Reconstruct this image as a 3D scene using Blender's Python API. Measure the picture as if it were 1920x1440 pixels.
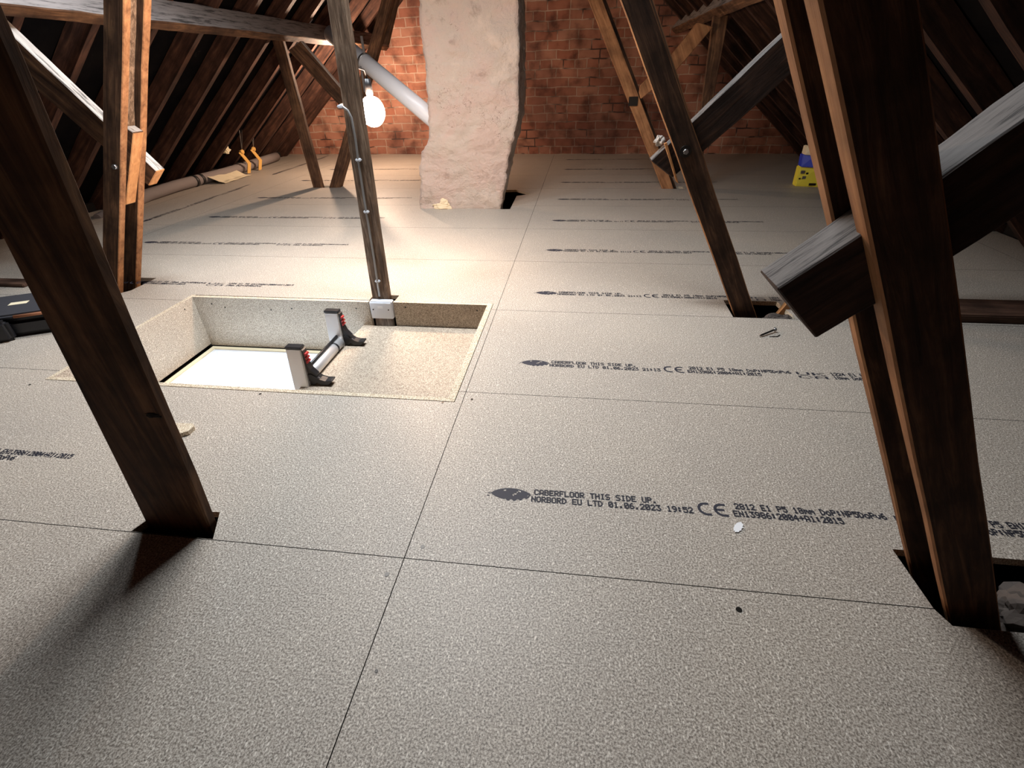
import bpy, bmesh, math, random
from mathutils import Vector, Matrix, noise

random.seed(7)
S = bpy.context.scene
for o in list(bpy.data.objects):
    bpy.data.objects.remove(o)
C = S.collection

# ------------------------------------------------------------------ camera
cam_d = bpy.data.cameras.new('camera')
cam = bpy.data.objects.new('camera', cam_d)
C.objects.link(cam)
cam_d.sensor_width = 36.0
cam_d.lens = 906.354 * 36.0 / 1920.0
cam_d.clip_start = 0.02
cam_d.clip_end = 60
R_ = Vector((0.99156, 0.12737, -0.02413))
D_ = Vector((0.04917, -0.54180, -0.83907))
F_ = Vector((-0.11994, 0.83080, -0.54349))
M = Matrix(((R_.x, -D_.x, -F_.x, 0.3131), (R_.y, -D_.y, -F_.y, -0.58817),
            (R_.z, -D_.z, -F_.z, 0.81396), (0, 0, 0, 1)))
cam.matrix_world = M
S.camera = cam

# ------------------------------------------------------------------ world, exposure
w = bpy.data.worlds.new('world')
S.world = w
w.use_nodes = True
w.node_tree.nodes['Background'].inputs[0].default_value = (0.5, 0.55, 0.65, 1)
w.node_tree.nodes['Background'].inputs[1].default_value = 0.02
S.view_settings.view_transform = 'Standard'
S.view_settings.look = 'None'
S.view_settings.gamma = 1.0
S.view_settings.use_curve_mapping = False
S.view_settings.exposure = 1.62

# ------------------------------------------------------------------ lights
WARM = (1.0, 0.70, 0.50)
BULB_POS = Vector((-0.543, 1.58, 0.688))
LAMP2_POS = Vector((-1.79, 4.45, 0.90))


def light(name, kind, loc, power, color, **kw):
    d = bpy.data.lights.new(name, kind)
    d.energy = power
    d.color = color
    for k, v in kw.items():
        setattr(d, k, v)
    o = bpy.data.objects.new(name, d)
    o.location = loc
    C.objects.link(o)
    return o


BULB_W = 12.5      # radiated by the glass of the visible bulb
LAMP2_W = 26.0     # and by the bulb hidden behind the centre post
# broad cool work light hung under the ridge, above the picture
L3 = light('work_light', 'AREA', (-0.30, 1.18, 2.10), 17.0, (0.90, 0.95, 1.0), shape='RECTANGLE', size=0.9, size_y=0.2, spread=math.radians(150))
L3b = light('side_work_light', 'AREA', (-1.15, 1.52, 1.72), 6.5, (0.86, 0.93, 1.0), shape='DISK', size=0.35, spread=math.radians(140))
L4 = light('landing_light', 'AREA', (-1.0, 0.3, -0.6), 70.0, (0.80, 0.90, 1.0), shape='DISK', size=0.5)
L5 = light('hatch_fill_light', 'POINT', (-1.35, 0.6, -1.5), 8.0, (0.70, 0.84, 1.0), shadow_soft_size=0.2)  # added fill to strengthen the beam up through the hatch, not a real lamp


# ================================================================== materials
def new_mat(name):
    m = bpy.data.materials.new(name)
    m.use_nodes = True
    nt = m.node_tree
    b = nt.nodes['Principled BSDF']
    return m, nt, b


def N(nt, t, **kw):
    n = nt.nodes.new(t)
    for k, v in kw.items():
        setattr(n, k, v)
    return n


def mapping(nt, scale=(1, 1, 1), rot=(0, 0, 0), coord='Object'):
    tc = N(nt, 'ShaderNodeTexCoord')
    mp = N(nt, 'ShaderNodeMapping')
    mp.inputs['Scale'].default_value = scale
    mp.inputs['Rotation'].default_value = rot
    nt.links.new(tc.outputs[coord], mp.inputs[0])
    return mp


def tex_noise(nt, mp, scale, detail=4, rough=0.6, dist=0.0):
    n = N(nt, 'ShaderNodeTexNoise')
    n.inputs['Scale'].default_value = scale
    n.inputs['Detail'].default_value = detail
    n.inputs['Roughness'].default_value = rough
    n.inputs['Distortion'].default_value = dist
    nt.links.new(mp.outputs[0], n.inputs['Vector'])
    return n


def ramp(nt, src, stops):
    r = N(nt, 'ShaderNodeValToRGB')
    e = r.color_ramp.elements
    while len(e) > 1:
        e.remove(e[0])
    e[0].position = stops[0][0]
    e[0].color = (*stops[0][1], 1)
    for p, c in stops[1:]:
        x = e.new(p)
        x.color = (*c, 1)
    nt.links.new(src, r.inputs[0])
    return r


def mix(nt, a, b, fac, mode='MIX'):
    m = N(nt, 'ShaderNodeMix', data_type='RGBA', blend_type=mode)
    if isinstance(fac, (int, float)):
        m.inputs[0].default_value = fac
    else:
        nt.links.new(fac, m.inputs[0])
    for i, v in ((6, a), (7, b)):
        if isinstance(v, tuple):
            m.inputs[i].default_value = (*v, 1)
        else:
            nt.links.new(v, m.inputs[i])
    return m.outputs[2]


def bump(nt, b, src, strength, dist=0.01):
    n = N(nt, 'ShaderNodeBump')
    n.inputs['Strength'].default_value = strength
    n.inputs['Distance'].default_value = dist
    nt.links.new(src, n.inputs['Height'])
    nt.links.new(n.outputs[0], b.inputs['Normal'])


def simple(name, col, rough=0.6, metal=0.0, spec=0.5):
    m, nt, b = new_mat(name)
    b.inputs['Base Color'].default_value = (*col, 1)
    b.inputs['Roughness'].default_value = rough
    b.inputs['Metallic'].default_value = metal
    b.inputs['Specular IOR Level'].default_value = spec
    return m


def chip_mat(name, base, dark, light_, rough=0.5):
    """particle board: fine pressed chips, pale flakes and dark flecks"""
    m, nt, b = new_mat(name)
    mp = mapping(nt)
    n1 = tex_noise(nt, mp, 300, 3, 0.75)
    r1 = ramp(nt, n1.outputs[0], [(0.38, dark), (0.50, base), (0.63, light_)])
    # pale flakes, two directions
    col = r1.outputs[0]
    for i, (rot, sc, th) in enumerate((((0, 0, 0.6), (330, 150, 240), 0.13), ((0, 0, -0.7), (310, 140, 230), 0.12))):
        mp2 = mapping(nt, sc, rot)
        v = N(nt, 'ShaderNodeTexVoronoi')
        v.inputs['Scale'].default_value = 1.0
        nt.links.new(mp2.outputs[0], v.inputs['Vector'])
        rr = ramp(nt, v.outputs['Color'], [(0.0, (0, 0, 0)), (0.80, (0, 0, 0)), (0.86, (0.75, 0.75, 0.75))])
        rd = ramp(nt, v.outputs['Distance'], [(0.25, (1, 1, 1)), (0.45, (0, 0, 0))])
        f = N(nt, 'ShaderNodeMath', operation='MULTIPLY')
        nt.links.new(rr.outputs[0], f.inputs[0])
        nt.links.new(rd.outputs[0], f.inputs[1])
        col = mix(nt, col, tuple(min(1, c * 1.3) for c in light_), f.outputs[0])
    mp3 = mapping(nt, (300, 300, 300))
    v3 = N(nt, 'ShaderNodeTexVoronoi')
    v3.inputs['Scale'].default_value = 1.0
    nt.links.new(mp3.outputs[0], v3.inputs['Vector'])
    r3 = ramp(nt, v3.outputs['Color'], [(0.0, (1, 1, 1)), (0.16, (1, 1, 1)), (0.20, (0, 0, 0))])
    r4 = ramp(nt, v3.outputs['Distance'], [(0.18, (1, 1, 1)), (0.4, (0, 0, 0))])
    f = N(nt, 'ShaderNodeMath', operation='MULTIPLY')
    nt.links.new(r3.outputs[0], f.inputs[0])
    nt.links.new(r4.outputs[0], f.inputs[1])
    col = mix(nt, col, tuple(c * 0.6 for c in dark), f.outputs[0])
    big = tex_noise(nt, mp, 2.2, 3, 0.6)
    rb = ramp(nt, big.outputs[0], [(0.3, (0.90, 0.90, 0.91)), (0.7, (1.0, 0.99, 0.98))])
    col = mix(nt, col, rb.outputs[0], 1.0, 'MULTIPLY')
    nt.links.new(col, b.inputs['Base Color'])
    b.inputs['Roughness'].default_value = rough
    b.inputs['Specular IOR Level'].default_value = 0.35
    bump(nt, b, n1.outputs[0], 0.25, 0.0006)
    return m


def wood_mat(name, c_dark, c_mid, c_light, axis='Z', rough=0.75, tilt=0.0, grime=0.5, dusty=None, scale=1.0):
    """old sawn softwood, grain along the given object axis; optional grey dust on upward faces"""
    m, nt, b = new_mat(name)
    s = {'X': (1.2, 14, 14), 'Y': (14, 1.2, 14), 'Z': (14, 14, 1.2)}[axis]
    s = tuple(k * scale for k in s)
    mp0 = mapping(nt, (1, 1, 1), (0, tilt, 0))
    mp = N(nt, 'ShaderNodeMapping')
    mp.inputs['Scale'].default_value = s
    nt.links.new(mp0.outputs[0], mp.inputs[0])
    n1 = tex_noise(nt, mp, 3.0, 6, 0.65, 0.6)
    r1 = ramp(nt, n1.outputs[0], [(0.30, c_dark), (0.52, c_mid), (0.72, c_light)])
    mp2 = mapping(nt)
    n2 = tex_noise(nt, mp2, 9.0, 4, 0.6)
    r2 = ramp(nt, n2.outputs[0], [(0.35, tuple([1 - grime] * 3)), (0.6, (1, 1, 1))])
    col = mix(nt, r1.outputs[0], r2.outputs[0], 1.0, 'MULTIPLY')
    if dusty:
        g = N(nt, 'ShaderNodeNewGeometry')
        sx = N(nt, 'ShaderNodeSeparateXYZ')
        nt.links.new(g.outputs['True Normal'], sx.inputs[0])
        rz = ramp(nt, sx.outputs[2], [(0.2, (0, 0, 0)), (0.45, (1, 1, 1))])
        n3 = tex_noise(nt, mp, 5.0, 6, 0.7)
        r3 = ramp(nt, n3.outputs[0], [(0.38, tuple(c * 0.22 for c in dusty)), (0.47, tuple(c * 0.8 for c in dusty)), (0.6, dusty)])
        col = mix(nt, col, r3.outputs[0], rz.outputs[0])
    nt.links.new(col, b.inputs['Base Color'])
    b.inputs['Roughness'].default_value = rough
    b.inputs['Specular IOR Level'].default_value = 0.25
    bump(nt, b, n1.outputs[0], 0.5, 0.003)
    return m


M_floor = chip_mat('particle_board', (0.42, 0.37, 0.31), (0.17, 0.145, 0.12), (0.70, 0.65, 0.57))
M_board = chip_mat('particle_board_raw', (0.43, 0.36, 0.28), (0.22, 0.165, 0.12), (0.66, 0.57, 0.45), 0.7)
M_boardedge = chip_mat('particle_board_cut_edge', (0.56, 0.48, 0.36), (0.30, 0.22, 0.13), (0.84, 0.76, 0.61), 0.8)
OLD = ((0.040, 0.020, 0.012), (0.115, 0.058, 0.031), (0.27, 0.145, 0.072))
M_lit_pine = wood_mat('bulb_lit_pine', (0.22, 0.10, 0.045), (0.42, 0.20, 0.09), (0.55, 0.29, 0.13), axis='Z', tilt=math.radians(27.5), grime=0.4)  # lit copy of the old pine, orange bulb light put into its colour
M_wood = wood_mat('old_pine', *OLD, axis='Z')
M_woodR = wood_mat('old_pine_leaning_shaded', (0.022, 0.012, 0.008), (0.075, 0.038, 0.022), (0.19, 0.10, 0.055), axis='Z', tilt=math.radians(27.5), scale=1.5)  # broad faces darkened: shade of the unlit fronts is in the colour
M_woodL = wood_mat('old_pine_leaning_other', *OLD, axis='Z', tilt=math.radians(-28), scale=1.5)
M_beam = wood_mat('old_pine_beam', *OLD, axis='Y', dusty=(0.27, 0.245, 0.235))
M_plate = wood_mat('dark_sole_plate', (0.03, 0.014, 0.008), (0.085, 0.045, 0.03), (0.15, 0.085, 0.055), axis='X')
RAFT = ((0.022, 0.011, 0.009), (0.075, 0.034, 0.023), (0.16, 0.075, 0.045))
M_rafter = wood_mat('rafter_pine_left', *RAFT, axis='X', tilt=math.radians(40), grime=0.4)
M_rafterR = wood_mat('rafter_pine_right_shaded', (0.018, 0.009, 0.007), (0.05, 0.024, 0.017), (0.12, 0.055, 0.032), axis='X', tilt=math.radians(-40), grime=0.4)  # darker copy of the left rafters, this slope's shade painted in
M_brace = wood_mat('dusty_brace', *OLD, axis='X', tilt=math.radians(-48), dusty=(0.46, 0.42, 0.38))
M_braceR = wood_mat('dusty_brace_grey', (0.02, 0.012, 0.010), (0.05, 0.028, 0.02), (0.10, 0.05, 0.03), axis='X', tilt=math.radians(44), dusty=(0.17, 0.155, 0.145), scale=1.6)
M_fresh = wood_mat('fresh_cut_pine', (0.45, 0.20, 0.08), (0.62, 0.30, 0.12), (0.72, 0.40, 0.18), axis='Z', grime=0.15)
M_sooty = wood_mat('rough_sooty_post', (0.07, 0.044, 0.028), (0.22, 0.142, 0.092), (0.44, 0.32, 0.225), axis='Z', grime=0.35, scale=2.4)
M_felt = simple('roofing_felt', (0.012, 0.012, 0.014), 0.9)
M_void = simple('dark_void', (0.015, 0.012, 0.01), 1.0)
M_ink = simple('black_ink', (0.024, 0.024, 0.036), 0.7)
M_white = simple('white_paint', (0.86, 0.87, 0.88), 0.5)
M_pvc = simple('white_plastic', (0.74, 0.76, 0.80), 0.35)
M_greymetal = simple('galvanised_steel', (0.42, 0.42, 0.42), 0.35, 0.9)
M_alu = simple('brushed_aluminium', (0.70, 0.70, 0.71), 0.38, 0.55)
M_black = simple('black_plastic', (0.012, 0.012, 0.014), 0.4)
M_red = simple('red_plastic', (0.45, 0.02, 0.02), 0.4)
M_cable = simple('grey_cable', (0.30, 0.29, 0.28), 0.3, 0.3)
M_lag = simple('grey_foam', (0.22, 0.19, 0.18), 0.9)
M_tape = simple('black_tape', (0.02, 0.02, 0.02), 0.5)
M_strap = simple('yellow_strap', (0.70, 0.40, 0.10), 0.6)
M_yellow = simple('yellow_print', (0.80, 0.70, 0.06), 0.45)
M_blue = simple('blue_print', (0.02, 0.05, 0.50), 0.45)
M_cream = simple('cream', (0.72, 0.64, 0.45), 0.8)
M_copper = simple('copper_trim', (0.62, 0.26, 0.14), 0.4, 0.4)
M_case = simple('dark_case_lid', (0.045, 0.045, 0.052), 0.5)
M_foam = simple('builders_foam', (0.75, 0.62, 0.42), 0.85)
M_lag2 = simple('dirty_white_fluff', (0.42, 0.38, 0.34), 0.95)
M_rubble = simple('grey_rubble', (0.10, 0.08, 0.068), 0.95)
M_screw = simple('dark_steel', (0.05, 0.045, 0.04), 0.35, 0.8)

# felt with slight patches
m, nt, b = new_mat('roof_lining')
mp = mapping(nt)
n = tex_noise(nt, mp, 3.5, 5, 0.65)
r = ramp(nt, n.outputs[0], [(0.4, (0.005, 0.005, 0.006)), (0.66, (0.010, 0.009, 0.009)), (0.78, (0.05, 0.04, 0.035))])
nt.links.new(r.outputs[0], b.inputs['Base Color'])
b.inputs['Roughness'].default_value = 1.0
b.inputs['Specular IOR Level'].default_value = 0.0
M_felt = m

# brick
m, nt, b = new_mat('old_red_brick')
tc = N(nt, 'ShaderNodeTexCoord')
sx = N(nt, 'ShaderNodeSeparateXYZ')
nt.links.new(tc.outputs['Object'], sx.inputs[0])
cb = N(nt, 'ShaderNodeCombineXYZ')
nt.links.new(sx.outputs[0], cb.inputs[0])
nt.links.new(sx.outputs[2], cb.inputs[1])
wn = N(nt, 'ShaderNodeTexNoise')
wn.inputs['Scale'].default_value = 5.0
wn.inputs['Detail'].default_value = 4
nt.links.new(cb.outputs[0], wn.inputs['Vector'])
sub = N(nt, 'ShaderNodeVectorMath', operation='SUBTRACT')
sub.inputs[1].default_value = (0.5, 0.5, 0.5)
nt.links.new(wn.outputs['Color'], sub.inputs[0])
scl = N(nt, 'ShaderNodeVectorMath', operation='SCALE')
scl.inputs['Scale'].default_value = 0.035
nt.links.new(sub.outputs[0], scl.inputs[0])
add = N(nt, 'ShaderNodeVectorMath', operation='ADD')
nt.links.new(cb.outputs[0], add.inputs[0])
nt.links.new(scl.outputs[0], add.inputs[1])
bt = N(nt, 'ShaderNodeTexBrick')
bt.offset = 0.42
bt.squash = 0.55
bt.squash_frequency = 5
bt.inputs['Scale'].default_value = 1.0
bt.inputs['Brick Width'].default_value = 0.225
bt.inputs['Row Height'].default_value = 0.082
bt.inputs['Mortar Size'].default_value = 0.0062
bt.inputs['Mortar Smooth'].default_value = 0.25
bt.inputs['Bias'].default_value = -0.1
bt.inputs['Color1'].default_value = (0.37, 0.145, 0.09, 1)
bt.inputs['Color2'].default_value = (0.46, 0.235, 0.16, 1)
bt.inputs['Mortar'].default_value = (0.52, 0.36, 0.27, 1)
nt.links.new(add.outputs[0], bt.inputs['Vector'])
n2 = N(nt, 'ShaderNodeTexNoise')
n2.inputs['Scale'].default_value = 7.0
n2.inputs['Detail'].default_value = 6
nt.links.new(cb.outputs[0], n2.inputs['Vector'])
r2 = ramp(nt, n2.outputs[0], [(0.30, (0.40, 0.36, 0.36)), (0.50, (1, 1, 1)), (0.72, (1.15, 1.2, 1.25))])
col = mix(nt, bt.outputs['Color'], r2.outputs[0], 1.0, 'MULTIPLY')
ns = N(nt, 'ShaderNodeTexNoise')
ns.inputs['Scale'].default_value = 0.9
ns.inputs['Detail'].default_value = 5
nt.links.new(cb.outputs[0], ns.inputs['Vector'])
rs = ramp(nt, ns.outputs[0], [(0.42, (0.45, 0.42, 0.44)), (0.58, (1, 1, 1))])
col = mix(nt, col, rs.outputs[0], 1.0, 'MULTIPLY')
# thin dark open joints
n3 = N(nt, 'ShaderNodeTexNoise')
n3.inputs['Scale'].default_value = 3.3
n3.inputs['Detail'].default_value = 3
nt.links.new(cb.outputs[0], n3.inputs['Vector'])
r3 = ramp(nt, n3.outputs[0], [(0.52, (0, 0, 0)), (0.60, (1, 1, 1))])
f = N(nt, 'ShaderNodeMath', operation='MULTIPLY')
nt.links.new(bt.outputs['Fac'], f.inputs[0])
nt.links.new(r3.outputs[0], f.inputs[1])
col = mix(nt, col, (0.06, 0.035, 0.03), f.outputs[0])
nt.links.new(col, b.inputs['Base Color'])
b.inputs['Roughness'].default_value = 0.9
inv = N(nt, 'ShaderNodeMath', operation='SUBTRACT')
inv.inputs[0].default_value = 1.0
nt.links.new(bt.outputs['Fac'], inv.inputs[1])
ad2 = N(nt, 'ShaderNodeMath', operation='MULTIPLY_ADD')
nt.links.new(n2.outputs[0], ad2.inputs[0])
ad2.inputs[1].default_value = 0.5
nt.links.new(inv.outputs[0], ad2.inputs[2])
bump(nt, b, ad2.outputs[0], 0.7, 0.012)
M_brick = m

# chimney render
m, nt, b = new_mat('rough_lime_render')
mp = mapping(nt)
n1 = tex_noise(nt, mp, 3.2, 7, 0.62, 0.4)
n2 = tex_noise(nt, mp, 14, 7, 0.62, 0.3)
r1 = ramp(nt, n1.outputs[0], [(0.30, (0.42, 0.33, 0.285)), (0.44, (0.58, 0.44, 0.375)), (0.56, (0.55, 0.455, 0.385)), (0.7, (0.68, 0.55, 0.46))])
r2 = ramp(nt, n2.outputs[0], [(0.28, (0.72, 0.69, 0.67)), (0.42, (1, 1, 1)), (0.72, (1, 1, 1)), (0.80, (1.2, 1.15, 1.08))])
col = mix(nt, r1.outputs[0], r2.outputs[0], 1.0, 'MULTIPLY')
v = N(nt, 'ShaderNodeTexVoronoi', feature='DISTANCE_TO_EDGE')
v.inputs['Scale'].default_value = 4.2
wv = N(nt, 'ShaderNodeVectorMath', operation='ADD')
wn = tex_noise(nt, mp, 6, 4)
nt.links.new(mp.outputs[0], wv.inputs[0])
nt.links.new(wn.outputs['Color'], wv.inputs[1])
nt.links.new(wv.outputs[0], v.inputs['Vector'])
rv = ramp(nt, v.outputs['Distance'], [(0.0, (1, 1, 1)), (0.012, (0, 0, 0))])
n4 = tex_noise(nt, mp, 4.0, 2)
r4 = ramp(nt, n4.outputs[0], [(0.56, (0, 0, 0)), (0.62, (1, 1, 1))])
f = N(nt, 'ShaderNodeMath', operation='MULTIPLY')
nt.links.new(rv.outputs[0], f.inputs[0])
nt.links.new(r4.outputs[0], f.inputs[1])
col = mix(nt, col, (0.17, 0.10, 0.075), f.outputs[0])
nt.links.new(col, b.inputs['Base Color'])
b.inputs['Roughness'].default_value = 0.9
n9 = tex_noise(nt, mp, 7.5, 9, 0.68, 0.15)
bump(nt, b, n9.outputs[0], 1.0, 0.045)
M_render = m

# bulb glass


def bulb_mat(name, watts, r):
    m, nt, b = new_mat(name)
    e = N(nt, 'ShaderNodeEmission')
    e.inputs[0].default_value = (*WARM, 1)
    e.inputs[1].default_value = watts / (math.pi * 4 * math.pi * r * r)
    nt.links.new(e.outputs[0], nt.nodes['Material Output'].inputs[0])
    return m


M_bulb = bulb_mat('lit_bulb', BULB_W, 0.050)
M_bulb2 = bulb_mat('lit_far_bulb', LAMP2_W, 0.030)


# ================================================================== geometry helpers
def tag(o, label=None, cat=None, group=None, kind=None):
    if label:
        o['label'] = label
    if cat:
        o['category'] = cat
    if group:
        o['group'] = group
    if kind:
        o['kind'] = kind
    return o


def mesh_obj(name, bm, mats, parent=None, smooth=False, loc=None):
    bmesh.ops.recalc_face_normals(bm, faces=bm.faces)
    me = bpy.data.meshes.new(name)
    bm.to_mesh(me)
    bm.free()
    if not isinstance(mats, (list, tuple)):
        mats = [mats]
    for mm in mats:
        me.materials.append(mm)
    if smooth:
        for p in me.polygons:
            p.use_smooth = True
    o = bpy.data.objects.new(name, me)
    C.objects.link(o)
    if parent:
        o.parent = parent
        o.matrix_parent_inverse = Matrix.Translation(-parent.location)
    return o


def empty(name, loc, label, cat, group=None):
    o = bpy.data.objects.new(name, None)
    o.location = loc
    o.empty_display_size = 0.05
    C.objects.link(o)
    return tag(o, label, cat, group)


def add_box(bm, lo, hi, mi=0):
    x0, y0, z0 = lo
    x1, y1, z1 = hi
    v = [bm.verts.new(p) for p in ((x0, y0, z0), (x1, y0, z0), (x1, y1, z0), (x0, y1, z0),
                                   (x0, y0, z1), (x1, y0, z1), (x1, y1, z1), (x0, y1, z1))]
    for f in ((0, 3, 2, 1), (4, 5, 6, 7), (0, 1, 5, 4), (1, 2, 6, 5), (2, 3, 7, 6), (3, 0, 4, 7)):
        bm.faces.new([v[i] for i in f]).material_index = mi


def box(name, lo, hi, mat, parent=None, bevel=0.0):
    bm = bmesh.new()
    add_box(bm, lo, hi)
    if bevel:
        bmesh.ops.bevel(bm, geom=bm.edges[:], offset=bevel, segments=2, affect='EDGES')
    return mesh_obj(name, bm, mat, parent)


def rough_prism(bm, front, back, step=0.12, amp=0.0015, seed=0.0):
    """loft between two matching loops (front, back); long edges subdivided and given a slightly waney line"""
    n = len(front)
    vf = [bm.verts.new(p) for p in front]
    vb = [bm.verts.new(p) for p in back]
    bm.faces.new(vf)
    bm.faces.new(vb[::-1])
    for i in range(n):
        j = (i + 1) % n
        bm.faces.new([vf[i], vb[i], vb[j], vf[j]])
    if amp:
        long_e = [e for e in bm.edges if e.calc_length() > step * 2]
        if long_e:
            cuts = int(max(e.calc_length() for e in long_e) / step)
            bmesh.ops.subdivide_edges(bm, edges=long_e, cuts=min(cuts, 22), use_grid_fill=True)
        for v in bm.verts:
            nv = noise.noise_vector(v.co * 6.0 + Vector((seed, 0, 0)))
            nv2 = noise.noise_vector(v.co * 25.0 + Vector((seed, 3, 0)))
            v.co += nv * amp * 1.5 + nv2 * amp


def timber(name, quad, y0, y1, mat, parent=None, bevel=0.003, amp=0.0015, y0t=None, y1t=None, edge=False):
    """board lying in a plane parallel to the gable: quad = XZ corners; y0..y1 thickness (may change towards the top)"""
    y0t = y0 if y0t is None else y0t
    y1t = y1 if y1t is None else y1t
    zs = [p[1] for p in quad]
    z0, z1 = min(zs), max(zs)
    fr = []
    bk = []
    for x, z in quad:
        t = (z - z0) / max(1e-6, z1 - z0)
        fr.append((x, y0 + (y0t - y0) * t, z))
        bk.append((x, y1 + (y1t - y1) * t, z))
    bm = bmesh.new()
    rough_prism(bm, fr, bk, amp=0)
    if bevel:
        bmesh.ops.bevel(bm, geom=bm.edges[:], offset=bevel, segments=1, affect='EDGES')
    long_e = [e for e in bm.edges if e.calc_length() > 0.3]
    if amp and long_e:
        bmesh.ops.subdivide_edges(bm, edges=long_e, cuts=16, use_grid_fill=True)
        sd = random.random() * 50
        for v in bm.verts:
            v.co += noise.noise_vector(v.co * 5 + Vector((sd, 0, 0))) * amp * 1.6 + noise.noise_vector(v.co * 22 + Vector((sd, 0, 0))) * amp * 0.8
    o = mesh_obj(name, bm, mat, parent)
    if edge:                                # bulb light painted onto the narrow edges with a lighter pine
        o.data.materials.append(M_lit_pine)
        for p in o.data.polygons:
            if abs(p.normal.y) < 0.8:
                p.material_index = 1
    return o


def tube(bm, pts, r, seg=12, cap=True, mi=0):
    pts = [Vector(p) for p in pts]
    rings = []
    up = Vector((0.13, 0.31, 0.94)).normalized()
    rr = r if isinstance(r, (list, tuple)) else [r] * len(pts)
    for i, p in enumerate(pts):
        d = (pts[min(i + 1, len(pts) - 1)] - pts[max(i - 1, 0)]).normalized()
        a = d.cross(up)
        if a.length < 1e-3:
            a = d.cross(Vector((1, 0, 0)))
        a.normalize()
        bb = d.cross(a).normalized()
        rings.append([bm.verts.new(p + a * math.cos(t) * rr[i] + bb * math.sin(t) * rr[i])
                      for t in [2 * math.pi * k / seg for k in range(seg)]])
    for i in range(len(rings) - 1):
        for k in range(seg):
            f = bm.faces.new([rings[i][k], rings[i][(k + 1) % seg], rings[i + 1][(k + 1) % seg], rings[i + 1][k]])
            f.material_index = mi
            f.smooth = True
    if cap:
        bm.faces.new(rings[0][::-1]).material_index = mi
        bm.faces.new(rings[-1]).material_index = mi


def tube_obj(name, pts, r, mat, parent=None, seg=12):
    bm = bmesh.new()
    tube(bm, pts, r, seg)
    return mesh_obj(name, bm, mat, parent)


def lathe(bm, prof, cx, cy, seg=24):
    rings = []
    for r, z in prof:
        rings.append([bm.verts.new((cx + r * math.cos(2 * math.pi * k / seg), cy + r * math.sin(2 * math.pi * k / seg), z)) for k in range(seg)])
    for i in range(len(rings) - 1):
        for k in range(seg):
            bm.faces.new([rings[i][k], rings[i][(k + 1) % seg], rings[i + 1][(k + 1) % seg], rings[i + 1][k]]).smooth = True
    bm.faces.new(rings[0][::-1])
    bm.faces.new(rings[-1])


def lump(name, c, size, mat, seed=0, parent=None, sub=3, amp=0.35):
    bm = bmesh.new()
    bmesh.ops.create_icosphere(bm, subdivisions=sub, radius=1)
    for v in bm.verts:
        k = 1 + amp * noise.noise(v.co * 1.7 + Vector((seed, 0, 0))) + amp * 0.4 * noise.noise(v.co * 5 + Vector((seed, 0, 0)))
        v.co = Vector((c[0] + v.co.x * k * size[0], c[1] + v.co.y * k * size[1], c[2] + v.co.z * k * size[2]))
    return mesh_obj(name, bm, mat, parent)


# ================================================================== setting
XL, XR = -3.30, 2.545          # eaves
RA, RB = 2.80, 0.85            # left slope underside of rafters z = RA + RB x
RC = 2.1625                    # right slope z = RC - RB x
XRIDGE = (RC - RA) / (2 * RB)
ZRIDGE = RA + RB * XRIDGE
YB = 5.52
SL = math.atan(RB)


# ---- floor: separate chipboard sheets with fine joints, holes cut for posts, chimney and hatch
bm = bmesh.new()
g = 0.0009
rows = [(-1.8 + 0.6 * k) for k in range(13)]
for y in rows:
    y1 = min(y + 0.6, YB + 0.16)
    add_box(bm, (0 + g, y + g, -0.018), (2.4 - g, y1 - g, 0))
    add_box(bm, (2.4 + g, y + g, -0.018), (2.62, y1 - g, 0))
    add_box(bm, (-2.4 + g, y + g, -0.018), (0 - g, y1 - g, 0))
for y in (-1.8, 0.0, 2.4, 4.8):
    y1 = {-1.8: 0.0, 0.0: 2.4, 2.4: 4.8, 4.8: YB + 0.3}[y]
    add_box(bm, (-3.0 + g, y + g, -0.018), (-2.4 - g, y1 - g, 0))
    add_box(bm, (-3.32, y + g, -0.018), (-3.0 - g, y1 - g, 0))
floor = mesh_obj('floor', bm, [M_floor])
tag(floor, kind='structure')

cut = bmesh.new()


def cut_poly(pts, z0=-0.1, z1=0.05):
    lo = [cut.verts.new((x, y, z0)) for x, y in pts]
    hi = [cut.verts.new((x, y, z1)) for x, y in pts]
    cut.faces.new(lo[::-1])
    cut.faces.new(hi)
    n = len(pts)
    for i in range(n):
        cut.faces.new([lo[i], lo[(i + 1) % n], hi[(i + 1) % n], hi[i]])


cut_poly([(-1.402, 0.543), (-0.022, 0.543), (-0.022, 1.262), (-0.45, 1.262), (-0.45, 1.32), (-0.565, 1.32),
          (-0.565, 1.262), (-1.402, 1.262)])                                              # loft hatch and centre post
cut_poly([(-0.612, 0.0015), (-0.419, 0.0015), (-0.452, 0.073), (-0.59, 0.066)])           # front left post
cut_poly([(0.968, 0.0), (0.981, -0.03), (1.42, -0.03), (1.42, 0.127), (0.962, 0.127)])    # front right posts
cut_poly([(0.92, 1.2012), (1.15, 1.2012), (1.13, 1.366), (0.921, 1.366)])                 # right middle post
cut_poly([(-1.95, 1.24), (-1.77, 1.24), (-1.735, 1.29), (-1.735, 1.45), (-1.95, 1.45)])   # left middle post
cut_poly([(0.955, 3.59), (1.13, 3.59), (1.13, 3.68), (0.955, 3.68)])
cut_poly([(-2.01, 3.625), (-1.78, 3.625), (-1.78, 3.71), (-2.01, 3.71)])
cut_poly([(-0.80, 2.92), (-0.225, 2.893), (-0.168, 2.895), (-0.172, 3.32), (-0.06, 3.40), (-0.20, 3.55), (-0.80, 3.5)])   # chimney and gap beside it, plus a wedge cut in its shadow's shape
bmesh.ops.recalc_face_normals(cut, faces=cut.faces)
cme = bpy.data.meshes.new('cut')
cut.to_mesh(cme)
cut.free()
cob = bpy.data.objects.new('cut', cme)
C.objects.link(cob)
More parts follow.
